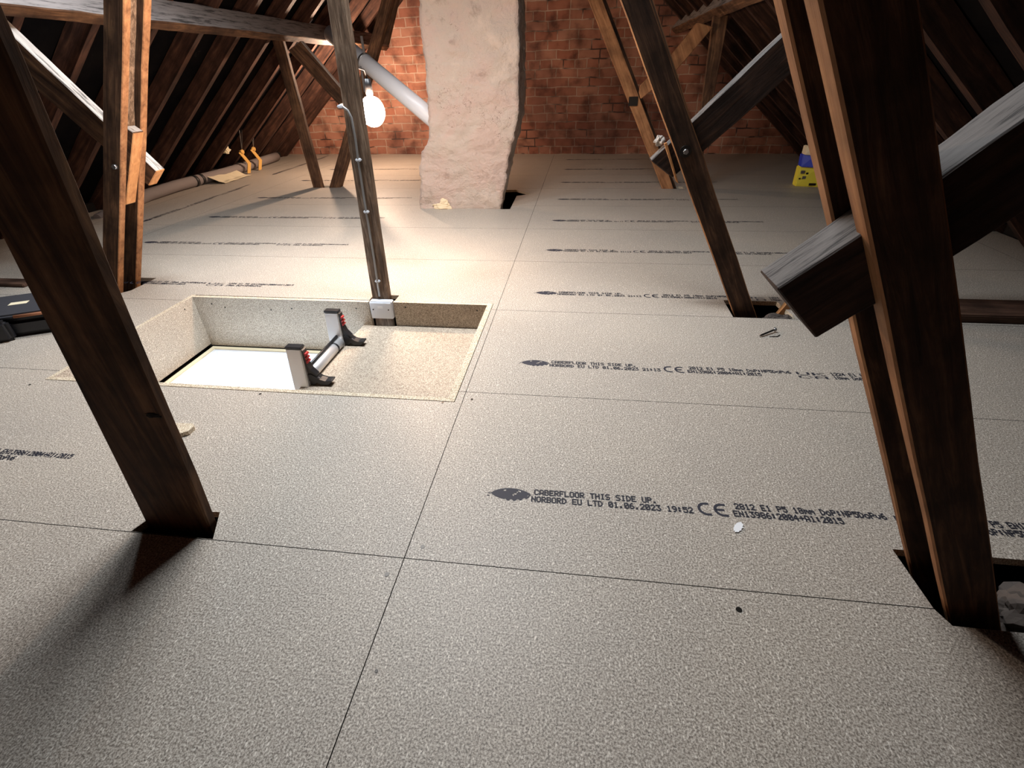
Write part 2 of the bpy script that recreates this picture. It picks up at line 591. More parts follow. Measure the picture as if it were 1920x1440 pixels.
md = floor.modifiers.new('cut', 'BOOLEAN')
md.operation = 'DIFFERENCE'
md.solver = 'EXACT'
md.object = cob
md.use_self = True
dg = bpy.context.evaluated_depsgraph_get()
me2 = bpy.data.meshes.new_from_object(floor.evaluated_get(dg))
floor.modifiers.clear()
old = floor.data
floor.data = me2
me2.name = 'floor'
bpy.data.objects.remove(cob)
me2.materials.clear()
me2.materials.append(M_floor)
me2.materials.append(M_boardedge)
me2.materials.append(M_void)


def near_seam(c):
    return abs(c.y / 0.6 - round(c.y / 0.6)) * 0.6 < 0.002 or min(abs(c.x - v) for v in (0, 2.4, -2.4, -3.0)) < 0.002


for p in me2.polygons:
    p.material_index = 0 if abs(p.normal.z) > 0.5 else (2 if near_seam(p.center) else 1)

# ---- what is under the boards: plasterboard below, with the hatch opening left clear
bm = bmesh.new()
hx0, hx1, hy0, hy1 = -1.375, -0.35, 0.57, 1.235
zc = -0.262
for lo, hi in (((XL, -1.8, zc - 0.012), (hx0, YB + 0.3, zc)), ((hx1, -1.8, zc - 0.012), (2.7, YB + 0.3, zc)),
               ((hx0, -1.8, zc - 0.012), (hx1, hy0, zc)), ((hx0, hy1, zc - 0.012), (hx1, YB + 0.3, zc))):
    add_box(bm, lo, hi)
sub = mesh_obj('trim_1', bm, M_void)
tag(sub, kind='structure')

# ---- gable wall
bm = bmesh.new()


def wall_y(x):
    return YB - 0.045 * x


prof = [(XL - 0.2, -0.3), (2.9, -0.3), (2.9, RC - RB * 2.9 + 0.2), (XRIDGE, ZRIDGE + 0.15), (XL - 0.2, RA + RB * (XL - 0.2) + 0.2)]
prof = [(x, max(z, -0.3)) for x, z in prof]
prof[2] = (2.9, -0.1)
prof[4] = (XL - 0.2, -0.1)
fr = [(x, wall_y(x), z) for x, z in prof]
bk = [(x, wall_y(x) + 0.22, z) for x, z in prof]
rough_prism(bm, fr, bk, amp=0)
wb = mesh_obj('wall_back', bm, M_brick)
tag(wb, kind='structure')
bm = bmesh.new()
rough_prism(bm, [(x, -1.8, z) for x, z in prof], [(x, -1.95, z) for x, z in prof], amp=0)
tag(mesh_obj('wall_front', bm, M_brick), kind='structure')

# ---- roof lining (felt above the rafters)
bm = bmesh.new()
dz = 0.105 / math.cos(SL)
pts = [(XL - 0.25, RA + RB * (XL - 0.25) + dz), (XRIDGE, ZRIDGE + dz), (2.85, RC - RB * 2.85 + dz)]
for (xa, za), (xb, zb) in ((pts[0], pts[1]), (pts[1], pts[2])):
    v = [bm.verts.new(p) for p in ((xa, -1.95, za), (xb, -1.95, zb), (xb, YB + 0.4, zb), (xa, YB + 0.4, za),
                                   (xa, -1.95, za + 0.02), (xb, -1.95, zb + 0.02), (xb, YB + 0.4, zb + 0.02), (xa, YB + 0.4, za + 0.02))]
    for f in ((0, 3, 2, 1), (4, 5, 6, 7), (0, 1, 5, 4), (1, 2, 6, 5), (2, 3, 7, 6), (3, 0, 4, 7)):
        bm.faces.new([v[i] for i in f])
tag(mesh_obj('ceiling', bm, M_felt), kind='structure')

# ---- low side closers behind the eaves
tag(box('wall_left', (XL - 0.1, -1.8, -0.27), (XL - 0.05, YB + 0.3, 0.05), M_void), kind='structure')
tag(box('wall_right', (2.66, -1.8, -0.27), (2.7, YB + 0.3, 0.12), M_void), kind='structure')

# ---- landing below the hatch
bm = bmesh.new()
add_box(bm, (-2.4, -1.0, -2.62), (0.9, 2.4, -2.6))
tag(mesh_obj('floor_landing', bm, M_white), kind='structure')
for nm, lo, hi in (('wall_landing_left', (-2.42, -1.0, -2.6), (-2.4, 2.4, -0.28)), ('wall_landing_right', (0.9, -1.0, -2.6), (0.92, 2.4, -0.28)),
                   ('wall_landing_front', (-2.4, -1.02, -2.6), (0.9, -1.0, -0.28)), ('wall_landing_back', (-2.4, 2.4, -2.6), (0.9, 2.42, -0.28))):
    tag(box(nm, lo, hi, M_white), kind='structure')

# ---- rafters
ys_left = [2.055 + 0.385 * k for k in range(-5, 10)]
ys_right = [1.70 + 0.385 * k for k in range(-5, 10)]
ORD = ['first', 'second', 'third', 'fourth', 'fifth', 'sixth', 'seventh', 'eighth', 'ninth', 'tenth',
       'eleventh', 'twelfth', 'thirteenth', 'fourteenth', 'fifteenth', 'sixteenth']


def rafter_mesh(side):
    bm = bmesh.new()
    d = 0.10 / math.cos(SL)
    t = 0.022
    if side == 'L':
        a = (XL - 0.15, RA + RB * (XL - 0.15))
        b_ = (XRIDGE - 0.01, ZRIDGE - 0.01 * RB)
    else:
        a = (2.75, RC - RB * 2.75)
        b_ = (XRIDGE + 0.01, ZRIDGE - 0.01 * RB)
    quad = [a, b_, (b_[0], b_[1] + d), (a[0], a[1] + d)]
    rough_prism(bm, [(x, -t, z) for x, z in quad], [(x, t, z) for x, z in quad], amp=0)
    bmesh.ops.subdivide_edges(bm, edges=[e for e in bm.edges if e.calc_length() > 1], cuts=24, use_grid_fill=True)
    for v in bm.verts:
        v.co += noise.noise_vector(v.co * 3.1 + Vector((4, 0, 0))) * 0.006
    return bm


for side, ys in (('L', ys_left), ('R', ys_right)):
    first = None
    n = len(ys)
    for i, y in enumerate(reversed(ys)):
        if first is None:
            first = mesh_obj('rafter', rafter_mesh(side), M_rafter if side == 'L' else M_rafterR)
            o = first
        else:
            o = first.copy()
            C.objects.link(o)
        o.location = (0, y, 0)
        tag(o, 'dark timber rafter on the %s roof slope, %s counted from the brick gable' % ('left' if side == 'L' else 'right', ORD[i]),
            'rafter', 'rafters of the %s roof slope' % ('left' if side == 'L' else 'right'))

# ---- purlins, canted square to the rafters


def purlin(x1, z1, w_, h_, sgn, y0, y1):
    c, s = math.cos(SL), math.sin(SL)
    e1 = Vector((x1, 0, z1))
    e2 = e1 + Vector((sgn * w_ * c, 0, w_ * s))
    e3 = e2 + Vector((-sgn * h_ * s, 0, h_ * c))
    e4 = e1 + Vector((-sgn * h_ * s, 0, h_ * c))
    bm = bmesh.new()
    q = [e1, e2, e3, e4]
    rough_prism(bm, [(p.x, y0, p.z) for p in q], [(p.x, y1, p.z) for p in q], amp=0)
    bmesh.ops.bevel(bm, geom=bm.edges[:], offset=0.004, segments=1, affect='EDGES')
    bmesh.ops.subdivide_edges(bm, edges=[e for e in bm.edges if e.calc_length() > 1], cuts=60, use_grid_fill=True)
    for v in bm.verts:
        v.co += noise.noise_vector(v.co * 4) * 0.004 + noise.noise_vector(v.co * 14) * 0.002
    return bm


o = mesh_obj('purlin', purlin(-1.862, 1.031, 0.053, 0.150, 1, 1.39, YB + 0.08), M_beam)
tag(o, 'long dusty grey purlin beam under the left rafters with an orange lit underside', 'beam')
o = mesh_obj('purlin', purlin(1.175, 1.077, 0.069, 0.155, -1, 1.1, YB - 0.06), M_beam)
tag(o, 'long purlin beam under the right rafters beyond the leaning posts', 'beam')

# ================================================================== chimney


def interp(tab, z):
    if z <= tab[0][1]:
        return tab[0][0]
    for (xa, za), (xb, zb) in zip(tab, tab[1:]):
        if z <= zb:
            return xa + (xb - xa) * (z - za) / (zb - za)
    return tab[-1][0]


CL = [(-0.833, -0.05), (-0.83, 0.0), (-0.797, 0.179), (-0.793, 0.265), (-0.769, 0.336), (-0.70, 0.46), (-0.684, 0.663), (-0.681, 0.877), (-0.679, 1.049), (-0.675, 1.174), (-0.67, 2.6)]
CR = [(-0.236, -0.05), (-0.236, 0.0), (-0.208, 0.113), (-0.186, 0.216), (-0.164, 0.348), (-0.133, 0.443), (-0.107, 0.55), (-0.094, 0.901), (-0.093, 1.153), (-0.09, 2.6)]
bm = bmesh.new()
ring_prev = None
nz = 150
nx, ny = 24, 14
Y0c, Y1c = 2.90, 3.26
zmax = 2.2
rings = []
for k in range(nz + 1):
    z = -0.05 + (zmax + 0.05) * k / nz
    xl, xr = interp(CL, z), interp(CR, z)
    y1c = 3.03 + 0.25 * min(1, max(0, z / 0.6))
    ring = []
    for i in range(nx):
        t = i / nx
        ring.append(Vector((xl + (xr - xl) * t, Y0c, z)))
    for i in range(ny):
        ring.append(Vector((xr, Y0c + (y1c - Y0c) * i / ny, z)))
    for i in range(nx):
        ring.append(Vector((xr + (xl - xr) * i / nx, y1c, z)))
    for i in range(ny):
        ring.append(Vector((xl, y1c + (Y0c - y1c) * i / ny, z)))
    rr = []
    for p in ring:
        d = noise.noise_vector(p * 4) * 0.010 + noise.noise_vector(p * 15) * 0.010 + noise.noise_vector(p * 38) * 0.009
        d.z = 0
        rr.append(bm.verts.new(p + d))
    rings.append(rr)
for a, b_ in zip(rings, rings[1:]):
    n = len(a)
    for i in range(n):
        bm.faces.new([a[i], a[(i + 1) % n], b_[(i + 1) % n], b_[i]]).smooth = True
bm.faces.new(rings[0][::-1])
bm.faces.new(rings[-1])
chim = mesh_obj('chimney_stack', bm, M_render)
tag(chim, 'broad pinkish lime-rendered chimney stack rising through the boarded floor', 'chimney')
lump('foam_blob', (-0.66, 2.888, 0.018), (0.07, 0.012, 0.022), M_foam, 3, chim, 3, 0.6)
lump('foam_blob', (-0.635, 2.888, 0.045), (0.030, 0.010, 0.026), M_foam, 9, chim, 3, 0.6)

# ================================================================== roof truss timbers
# front truss (nearest the camera)
o = timber('timber_post', [(-0.616, -0.15), (-0.458, -0.15), (-0.266, 2.25), (-0.361, 2.25)], 0.03, 0.053, M_wood)
tag(o, 'wide dark timber post in the left foreground standing in a cut-out of the floor', 'post')
lump('knot_hole', (-0.440, 0.030, 0.303), (0.017, 0.0022, 0.0055), M_void, 3, o, 3, 0.5)

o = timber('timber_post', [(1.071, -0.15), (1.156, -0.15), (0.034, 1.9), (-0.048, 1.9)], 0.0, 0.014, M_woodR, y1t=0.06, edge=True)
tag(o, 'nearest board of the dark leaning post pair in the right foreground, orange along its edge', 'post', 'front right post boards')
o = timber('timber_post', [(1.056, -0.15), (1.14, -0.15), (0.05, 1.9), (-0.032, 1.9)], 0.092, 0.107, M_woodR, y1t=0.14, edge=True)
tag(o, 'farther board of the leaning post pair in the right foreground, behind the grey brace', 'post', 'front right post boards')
# brace between them
o = timber('timber_brace', [(0.629, 0.511), (1.195, 1.058), (1.128, 1.123), (0.561, 0.577)], 0.022, 0.090, M_braceR, bevel=0.002, amp=0.003)
tag(o, 'thick brace with a rough grey dusty top poking through the right foreground posts', 'brace')

# middle truss, right
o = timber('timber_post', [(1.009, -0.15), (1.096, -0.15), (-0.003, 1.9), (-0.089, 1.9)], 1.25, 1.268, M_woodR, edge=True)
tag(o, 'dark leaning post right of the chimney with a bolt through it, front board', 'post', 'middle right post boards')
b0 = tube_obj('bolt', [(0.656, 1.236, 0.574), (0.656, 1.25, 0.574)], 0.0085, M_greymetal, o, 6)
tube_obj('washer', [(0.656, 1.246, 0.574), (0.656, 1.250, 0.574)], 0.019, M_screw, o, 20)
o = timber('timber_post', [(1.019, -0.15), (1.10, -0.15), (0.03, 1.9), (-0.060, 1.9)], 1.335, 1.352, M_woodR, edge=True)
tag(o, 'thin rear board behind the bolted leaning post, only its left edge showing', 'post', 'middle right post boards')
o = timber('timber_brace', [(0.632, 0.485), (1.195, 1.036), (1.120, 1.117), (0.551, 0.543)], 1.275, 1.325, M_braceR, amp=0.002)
tag(o, 'dark brace with a thin white dusty top rising right behind the bolted post', 'brace')
o = timber('timber_packer', [(0.642, 0.478), (0.652, 0.471), (0.594, 0.600), (0.585, 0.597)], 1.262, 1.272, M_fresh, bevel=0.001, amp=0)
tag(o, 'small orange sliver of wood beside the bolted post at the brace end', 'batten')
o = lump('dusty_rag', (0.575, 1.30, 0.602), (0.015, 0.016, 0.014), M_lag2, 5, None, 3, 0.8)
tag(o, 'small whitish dusty wad on the brace end beside the bolted post', 'debris')

# middle truss, left
o = timber('timber_post', [(-1.976, -0.15), (-1.893, -0.15), (-0.726, 2.0), (-0.805, 2.0)], 1.30, 1.334, M_woodL, edge=True)
tag(o, 'front board of the left double post, with a bolt head', 'post', 'middle left post boards')
tube_obj('bolt', [(-1.545, 1.288, 0.529), (-1.545, 1.30, 0.529)], 0.0095, M_greymetal, o, 6)
o = timber('timber_post', [(-1.965, -0.15), (-1.879, -0.15), (-0.742, 2.0), (-0.817, 2.0)], 1.395, 1.43, M_woodL, edge=True)
tag(o, 'rear board of the double post left of the hatch', 'post', 'middle left post boards')
o = timber('timber_packer', [(-1.53, 0.66), (-1.475, 0.66), (-0.80, 1.96), (-0.86, 1.96)], 1.336, 1.394, M_sooty, amp=0.003)
tag(o, 'black rough packing timber sandwiched between the two boards of the left double post', 'timber')
o = timber('timber_packer', [(-1.66, 0.371), (-1.613, 0.371), (-1.440, 0.646), (-1.50, 0.690)], 1.338, 1.393, M_brace, amp=0.001)
for p in o.data.polygons:
    pass
o.data.materials.append(M_fresh)
for p in o.data.polygons:
    if p.normal.x > 0.5 and p.normal.z < 0.0:
        p.material_index = 1
tag(o, 'short offcut block with an orange sawn face wedged inside the left double post', 'timber')
# front of brace behind the pair
o = timber('timber_brace', [(-1.559, 0.43), (-1.492, 0.490), (-1.955, 1.072), (-2.066, 0.997)], 1.435, 1.485, M_brace, amp=0.001)
o.data.materials.append(M_fresh)
for p in o.data.polygons:
    if p.normal.x > 0.3 and p.normal.z < 0.0 and p.center.x > -1.57:
        p.material_index = 1
tag(o, 'long brace with a pale dusty top sloping down behind the left double post', 'brace')

# centre post
post = timber('timber_post', [(-0.561, -0.15), (-0.484, -0.15), (-0.418, 2.38), (-0.462, 2.38)], 1.27, 1.302, M_sooty, amp=0.002)
tag(post, 'slim rough grey-brown centre post behind the hatch carrying a cable', 'post')

# far truss
o = timber('timber_strut', [(-1.997, -0.1), (-1.908, -0.1), (-1.97, 1.05), (-2.055, 1.05)], 3.63, 3.67, M_wood)
tag(o, 'left upright strut of the far V under the left purlin', 'strut')
o = timber('timber_strut', [(-1.909, -0.1), (-1.81, -0.1), (-0.569, 2.2), (-0.635, 2.2)], 3.63, 3.70, M_woodL)
tag(o, 'right leaning strut of the far V, rising behind the white pipe', 'strut')
o = timber('timber_brace', [(-1.915, 0.985), (-1.52, 0.535), (-1.45, 0.605), (-1.80, 1.04)], 3.575, 3.62, M_brace, amp=0.001)
tag(o, 'diagonal brace running down right from the left purlin to the far V', 'brace')
o = timber('timber_post', [(1.014, -0.1), (1.104, -0.1), (0.023, 1.9), (-0.074, 1.9)], 3.60, 3.64, M_lit_pine)  # glow on this post is partly in its lighter pine colour
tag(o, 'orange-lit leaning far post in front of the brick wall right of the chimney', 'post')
box('joist_plate', (0.635, 3.592, 0.575), (0.70, 3.599, 0.635), M_screw, o)
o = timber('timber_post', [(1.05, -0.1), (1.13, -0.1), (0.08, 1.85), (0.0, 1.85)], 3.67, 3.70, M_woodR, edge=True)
tag(o, 'shaded rear board directly behind the orange-lit far post', 'post')
o = timber('timber_brace', [(0.698, 0.660), (0.715, 0.622), (0.93, 0.786), (1.135, 1.026), (1.03, 1.055), (0.886, 0.879), (0.702, 0.706)], 3.52, 3.565, M_lit_pine, amp=0.001)
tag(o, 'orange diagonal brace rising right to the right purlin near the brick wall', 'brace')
o = timber('timber_strut', [(1.178, -0.02), (1.229, -0.02), (1.237, 1.09), (1.14, 1.09)], 3.60, 3.64, M_wood)
tag(o, 'upright brown strut under the right purlin near the brick wall', 'strut')
# extra struts beyond the pipe near the top
o = timber('timber_brace', [(-1.27, 1.02), (-1.19, 1.0), (-0.99, 1.42), (-1.07, 1.45)], 3.72, 3.77, M_woodL, amp=0.001)
tag(o, 'short orange timber end beside the top of the far leaning strut', 'timber')

# ================================================================== hatch
hatch = empty('loft_hatch', (-0.70, 0.90, -0.1), 'particle-board lined loft hatch opening with a white frame at its bottom', 'loft hatch')


def edge_box(name, lo, hi, parent):
    bm = bmesh.new()
    add_box(bm, lo, hi)
    o = mesh_obj(name, bm, [M_board, M_boardedge], parent)
    for p in o.data.polygons:
        if p.normal.z > 0.5:
            p.material_index = 1
    return o


hs = []
hs.append(edge_box('side_panel', (-1.400, 0.545, -0.235), (-1.383, 1.260, 0.001), hatch))
hs.append(edge_box('back_panel', (-1.383, 1.236, -0.242), (-0.560, 1.254, 0.001), hatch))
hs.append(edge_box('back_panel', (-0.452, 1.242, -0.130), (-0.046, 1.259, 0.001), hatch))
hs.append(edge_box('front_panel', (-1.383, 0.545, -0.235), (-0.046, 0.562, 0.001), hatch))
hs.append(edge_box('side_panel', (-0.046, 0.545, -0.130), (-0.024, 1.260, 0.001), hatch))
for (x, z, pi) in ((-1.30, -0.03, 1), (-1.24, -0.045, 1), (-1.02, -0.05, 1), (-0.62, -0.03, 1), (-0.92, -0.04, 1), (-0.40, -0.02, 2), (-0.09, -0.025, 2)):
    tube_obj('screw_head', [(x, 1.2350 if pi == 1 else 1.241, z), (x, 1.237 if pi == 1 else 1.243, z)], 0.0035, M_screw, hs[pi], 10)
tube_obj('screw_head', [(-1.3825, 1.17, -0.03), (-1.384, 1.17, -0.03)], 0.0035, M_screw, hs[0], 10)
# shelf board
bm = bmesh.new()
rough_prism(bm, [(-0.601, 1.236, -0.108), (-0.048, 1.236, -0.108), (-0.048, 0.562, -0.108), (-0.645, 0.562, -0.108)],
            [(-0.601, 1.236, -0.126), (-0.048, 1.236, -0.126), (-0.048, 0.562, -0.126), (-0.645, 0.562, -0.126)], amp=0)
mesh_obj('shelf_board', bm, M_board, hatch)
# white frame
bm = bmesh.new()
fx0, fx1, fy0, fy1 = -1.375, -0.40, 0.575, 1.232
t1 = 0.022
for lo, hi in (((fx0, fy0, -0.30), (fx0 + t1, fy1, -0.246)), ((fx1 - t1, fy0, -0.30), (fx1, fy1, -0.246)),
               ((fx0 + t1, fy0, -0.30), (fx1 - t1, fy0 + t1, -0.246)), ((fx0 + t1, fy1 - t1, -0.30), (fx1 - t1, fy1, -0.246))):
    add_box(bm, lo, hi)
mesh_obj('timber_trimmer', bm, M_cream, hatch)
bm = bmesh.new()
a0, a1, c0, c1 = fx0 + t1, fx1 - t1, fy0 + t1, fy1 - t1
tt = 0.012
for lo, hi in (((a0, c0, -0.36), (a0 + tt, c1, -0.250)), ((a1 - tt, c0, -0.36), (a1, c1, -0.250)),
               ((a0 + tt, c0, -0.36), (a1 - tt, c0 + tt, -0.250)), ((a0 + tt, c1 - tt, -0.36), (a1 - tt, c1, -0.250))):
    add_box(bm, lo, hi)
mesh_obj('hatch_frame', bm, M_pvc, hatch)

# ================================================================== telescopic ladder
lad = empty('loft_ladder', (-0.63, 0.90, -0.03), 'aluminium ladder with black clips poking up through the loft hatch', 'ladder')


def ly(y, z):
    return y + 0.12 * (z - 0.04)


def stile(y, name):
    bm = bmesh.new()
    zt, zb = 0.036, -2.58
    v = []
    for z in (zb, zt):
        yy = ly(y, z)
        for x, dy in ((-0.660, 0), (-0.604, 0), (-0.604, 0.026), (-0.660, 0.026)):
            v.append(bm.verts.new((x, yy + dy, z)))
    for f in ((0, 3, 2, 1), (4, 5, 6, 7), (0, 1, 5, 4), (1, 2, 6, 5), (2, 3, 7, 6), (3, 0, 4, 7)):
        bm.faces.new([v[i] for i in f])
    bmesh.ops.bevel(bm, geom=bm.edges[:], offset=0.003, segments=2, affect='EDGES')
    st = mesh_obj(name, bm, M_alu, lad)
    box('end_cap', (-0.6615, y - 0.0015, 0.034), (-0.6025, y + 0.0275, 0.043), M_black, st, 0.002)
    tube_obj('rivet', [(-0.632, y - 0.002, 0.006), (-0.632, y + 0.003, 0.006)], 0.0035, M_black, st, 10)
    # black side fitting with red catch
    bm = bmesh.new()
    prof_ = [(-0.604, 0.034), (-0.598, 0.030), (-0.598, -0.020), (-0.590, -0.045), (-0.574, -0.066), (-0.574, -0.090), (-0.604, -0.125)]
    rough_prism(bm, [(x, y + 0.001, z) for x, z in prof_], [(x, y + 0.025, z) for x, z in prof_], amp=0)
    mesh_obj('rail_bracket', bm, M_black, st)
    for k in range(3):
        tube_obj('red_catch', [(-0.597, y + 0.002, 0.012 - k * 0.014), (-0.597, y + 0.024, 0.012 - k * 0.014)], 0.0055, M_red, st, 10)
    # thumb lever
    bm = bmesh.new()
    y2 = y + 0.014
    prof_ = [(-0.612, -0.064), (-0.592, -0.060), (-0.565, -0.084), (-0.545, -0.090), (-0.522, -0.085), (-0.520, -0.090), (-0.535, -0.104), (-0.562, -0.106), (-0.590, -0.088), (-0.612, -0.094)]
    rough_prism(bm, [(x, y2 - 0.016, z) for x, z in prof_], [(x, y2 + 0.016, z) for x, z in prof_], amp=0)
    bmesh.ops.bevel(bm, geom=bm.edges[:], offset=0.002, segments=1, affect='EDGES')
    mesh_obj('release_lever', bm, M_black, st)
    tube_obj('lever_rib', [(-0.59, y2 - 0.006, -0.0665), (-0.566, y2 - 0.006, -0.085)], 0.0022, M_alu, st, 8)
    return st


stile(0.750, 'stile')
stile(1.046, 'stile')
for k in range(6):
    z = -0.088 - 0.30 * k if k else -0.088
    ya, yb = ly(0.770, z), ly(1.052, z)
    bm = bmesh.new()
    tube(bm, [(-0.620, ya, z), (-0.620, yb, z)], 0.021, 16)
    rg = mesh_obj('rung', bm, M_alu, lad)
    if k == 0:
        tube_obj('release_rod', [(-0.625, ya, z + 0.027), (-0.625, yb, z + 0.027)], 0.0055, M_black, lad, 10)
        tube_obj('rung_collar', [(-0.620, yb - 0.055, z), (-0.620, yb - 0.047, z)], 0.0225, M_black, rg, 16)
        tube_obj('rung_collar', [(-0.620, ya, z), (-0.620, ya + 0.02, z)], 0.0235, M_black, rg, 16)

# ================================================================== cable, junction box, bulb
cab = empty('lighting_cable', (-0.514, 1.262, 0.0), 'grey cable clipped down the front of the slim centre post', 'cable')
tube_obj('cable_run', [(-0.540, 1.30, 0.728), (-0.534, 1.268, 0.727), (-0.522, 1.264, 0.722), (-0.508, 1.264, 0.712), (-0.499, 1.264, 0.690), (-0.498, 1.264, 0.623), (-0.502, 1.264, 0.553), (-0.507, 1.264, 0.383),
                       (-0.510, 1.264, 0.194), (-0.513, 1.262, 0.091), (-0.514, 1.258, 0.020)], 0.0042, M_cable, cab, 10)
for x, z in ((-0.532, 0.724), (-0.501, 0.553), (-0.507, 0.368), (-0.513, 0.085)):
    bm = bmesh.new()
    add_box(bm, (x - 0.011, 1.258, z - 0.005), (x + 0.011, 1.272, z + 0.005))
    bmesh.ops.bevel(bm, geom=bm.edges[:], offset=0.003, segments=2, affect='EDGES')
    mesh_obj('cable_clip', bm, M_pvc, cab)

jb = empty('junction_box', (-0.506, 1.24, -0.04), 'white plastic junction box at the foot of the centre post in the hatch edge', 'junction box')
bd = box('box_body', (-0.556, 1.236, -0.074), (-0.458, 1.268, 0.004), M_pvc, jb, 0.003)
box('cover_plate', (-0.554, 1.231, -0.072), (-0.460, 1.236, 0.000), M_pvc, jb, 0.0015)
for x in (-0.541, -0.473):
    tube_obj('screw_head', [(x, 1.2295, -0.030), (x, 1.232, -0.030)], 0.003, M_screw, jb, 10)
box('white_sticker', (-0.520, 1.2303, -0.024), (-0.498, 1.2312, -0.014), M_white, jb)

bulb = empty('light_bulb', BULB_POS, 'glowing bare light bulb hanging just behind the slim centre post', 'light bulb')


def make_bulb(root, cx, cy, cz, r, cordtop, mat):
    bm = bmesh.new()
    pr = []
    for k in range(13):
        a = math.pi * k / 12 * 0.95
        pr.append((max(0.001, r * math.sin(a)), cz - r * 1.12 * math.cos(a)))
    pr.append((r * 0.25, cz + r * 1.16))
    pr.append((r * 0.24, cz + r * 1.3))
    lathe(bm, pr, cx, cy, 28)
    gl = mesh_obj('bulb_glass', bm, mat, root)
    tube_obj('lamp_holder', [(cx, cy, cz + r * 1.28), (cx, cy, cz + r * 1.28 + 0.05)], [0.015, 0.012], M_black, root, 16)
    if cordtop:
        tube_obj('cord', [(cx, cy, cz + r * 1.28 + 0.05), (cx, cy, cordtop)], 0.003, M_black, root, 8)
    else:
        z = cz + r * 1.28 + 0.05
        tube_obj('cord', [(cx, cy, z), (cx, cy - 0.02, z + 0.03), (cx + 0.01, cy - 0.10, z + 0.035), (cx + 0.02, cy - 0.20, z), (cx + 0.03, 1.318, z - 0.05)], 0.003, M_black, root, 8)
    return gl


make_bulb(bulb, BULB_POS.x, BULB_POS.y, BULB_POS.z, 0.050, None, M_bulb)
bulb2 = empty('light_bulb', LAMP2_POS, 'bare bulb hidden behind the centre post lighting the far brick wall', 'light bulb')
make_bulb(bulb2, LAMP2_POS.x, LAMP2_POS.y, LAMP2_POS.z, 0.03, 1.25, M_bulb2)
# ================================================================== white pipe
pp = empty('waste_pipe', (-1.0, 3.3, 0.73), 'white plastic pipe sloping down into the left side of the chimney', 'pipe')
pa, pb = Vector((-1.62, 3.72, 1.085)), Vector((-0.665, 3.06, 0.520))
bm = bmesh.new()
tube(bm, [pa, pa.lerp(pb, 0.5), pb], 0.056, 28)
mesh_obj('pipe_run', bm, M_pvc, pp)
dirp = (pb - pa).normalized()
pc = pa.lerp(pb, 0.33)
bm = bmesh.new()
tube(bm, [pc, pc + dirp * 0.02], 0.0595, 28)
mesh_obj('pipe_strap', bm, M_greymetal, pp)
bm = bmesh.new()
add_box(bm, (pc.x + 0.012, pc.y - 0.03, pc.z + 0.045), (pc.x + 0.030, pc.y - 0.026, pc.z + 0.150))
bm2 = mesh_obj('strap_tail', bm, M_greymetal, pp)
bm = bmesh.new()
add_box(bm, (pc.x - 0.012, pc.y - 0.065, pc.z - 0.19), (pc.x + 0.003, pc.y - 0.062, pc.z - 0.03))
mesh_obj('strap_tail', bm, M_greymetal, pp)

# ================================================================== printed markings on the boards
FONT = {
    '0': '3E5149453E', '1': '00427F4000', '2': '4261514946', '3': '2141454B31', '4': '1814127F10', '5': '2745454539',
    '6': '3C4A494930', '8': '3649494936', '9': '064949291E', ':': '0036360000', '.': '0060600000', '+': '08083E0808',
    'A': '7E1111117E', 'B': '7F49494936', 'C': '3E41414122', 'D': '7F4141221C', 'E': '7F49494941', 'F': '7F09090901',
    'H': '7F0808087F', 'I': '00417F4100', 'L': '7F40404040', 'N': '7F0408107F', 'O': '3E4141413E', 'P': '7F09090906',
    'R': '7F09192946', 'S': '4649494931', 'T': '01017F0101', 'U': '3F4040403F', 'o': '3844444438', 'm': '7C04180478',
    'v': '1C2040201C', 'K': '7F08142241', ' ': '0000000000'}


def text_quads(bm, s, x0, y0, cw, h, slant=0.0, weight=1.7):
    """dot-matrix text: x0,y0 = lower left; cw = character pitch; h = height"""
    px, py = cw / 6.0, h / 7.0
    for ci, ch in enumerate(s):
        bits = FONT[ch]
        for c in range(5):
            col = int(bits[c * 2:c * 2 + 2], 16)
            for r_ in range(7):
                if col >> r_ & 1:
                    cx = x0 + ci * cw + (c + 0.5) * px
                    cy = y0 + h - (r_ + 0.5) * py
                    cx += slant * (cy - y0)
                    a, b_ = px * weight / 2, py * weight / 2
                    vs = [bm.verts.new((cx + i * a, cy + j * b_ * 0.9, 0)) for i, j in ((-1, -1), (1, -1), (1, 1), (-1, 1))]
                    bm.faces.new(vs)


def arc_quads(bm, cx, cy, r0, r1, a0, a1, n=16):
    prev = None
    for k in range(n + 1):
        a = math.radians(a0 + (a1 - a0) * k / n)
        p = (bm.verts.new((cx + r0 * math.cos(a), cy + r0 * math.sin(a), 0)), bm.verts.new((cx + r1 * math.cos(a), cy + r1 * math.sin(a), 0)))
        if prev:
            bm.faces.new([prev[0], prev[1], p[1], p[0]])
        prev = p


def flat_rect(bm, x0, y0, x1, y1):
    bm.faces.new([bm.verts.new(p) for p in ((x0, y0, 0), (x1, y0, 0), (x1, y1, 0), (x0, y1, 0))])


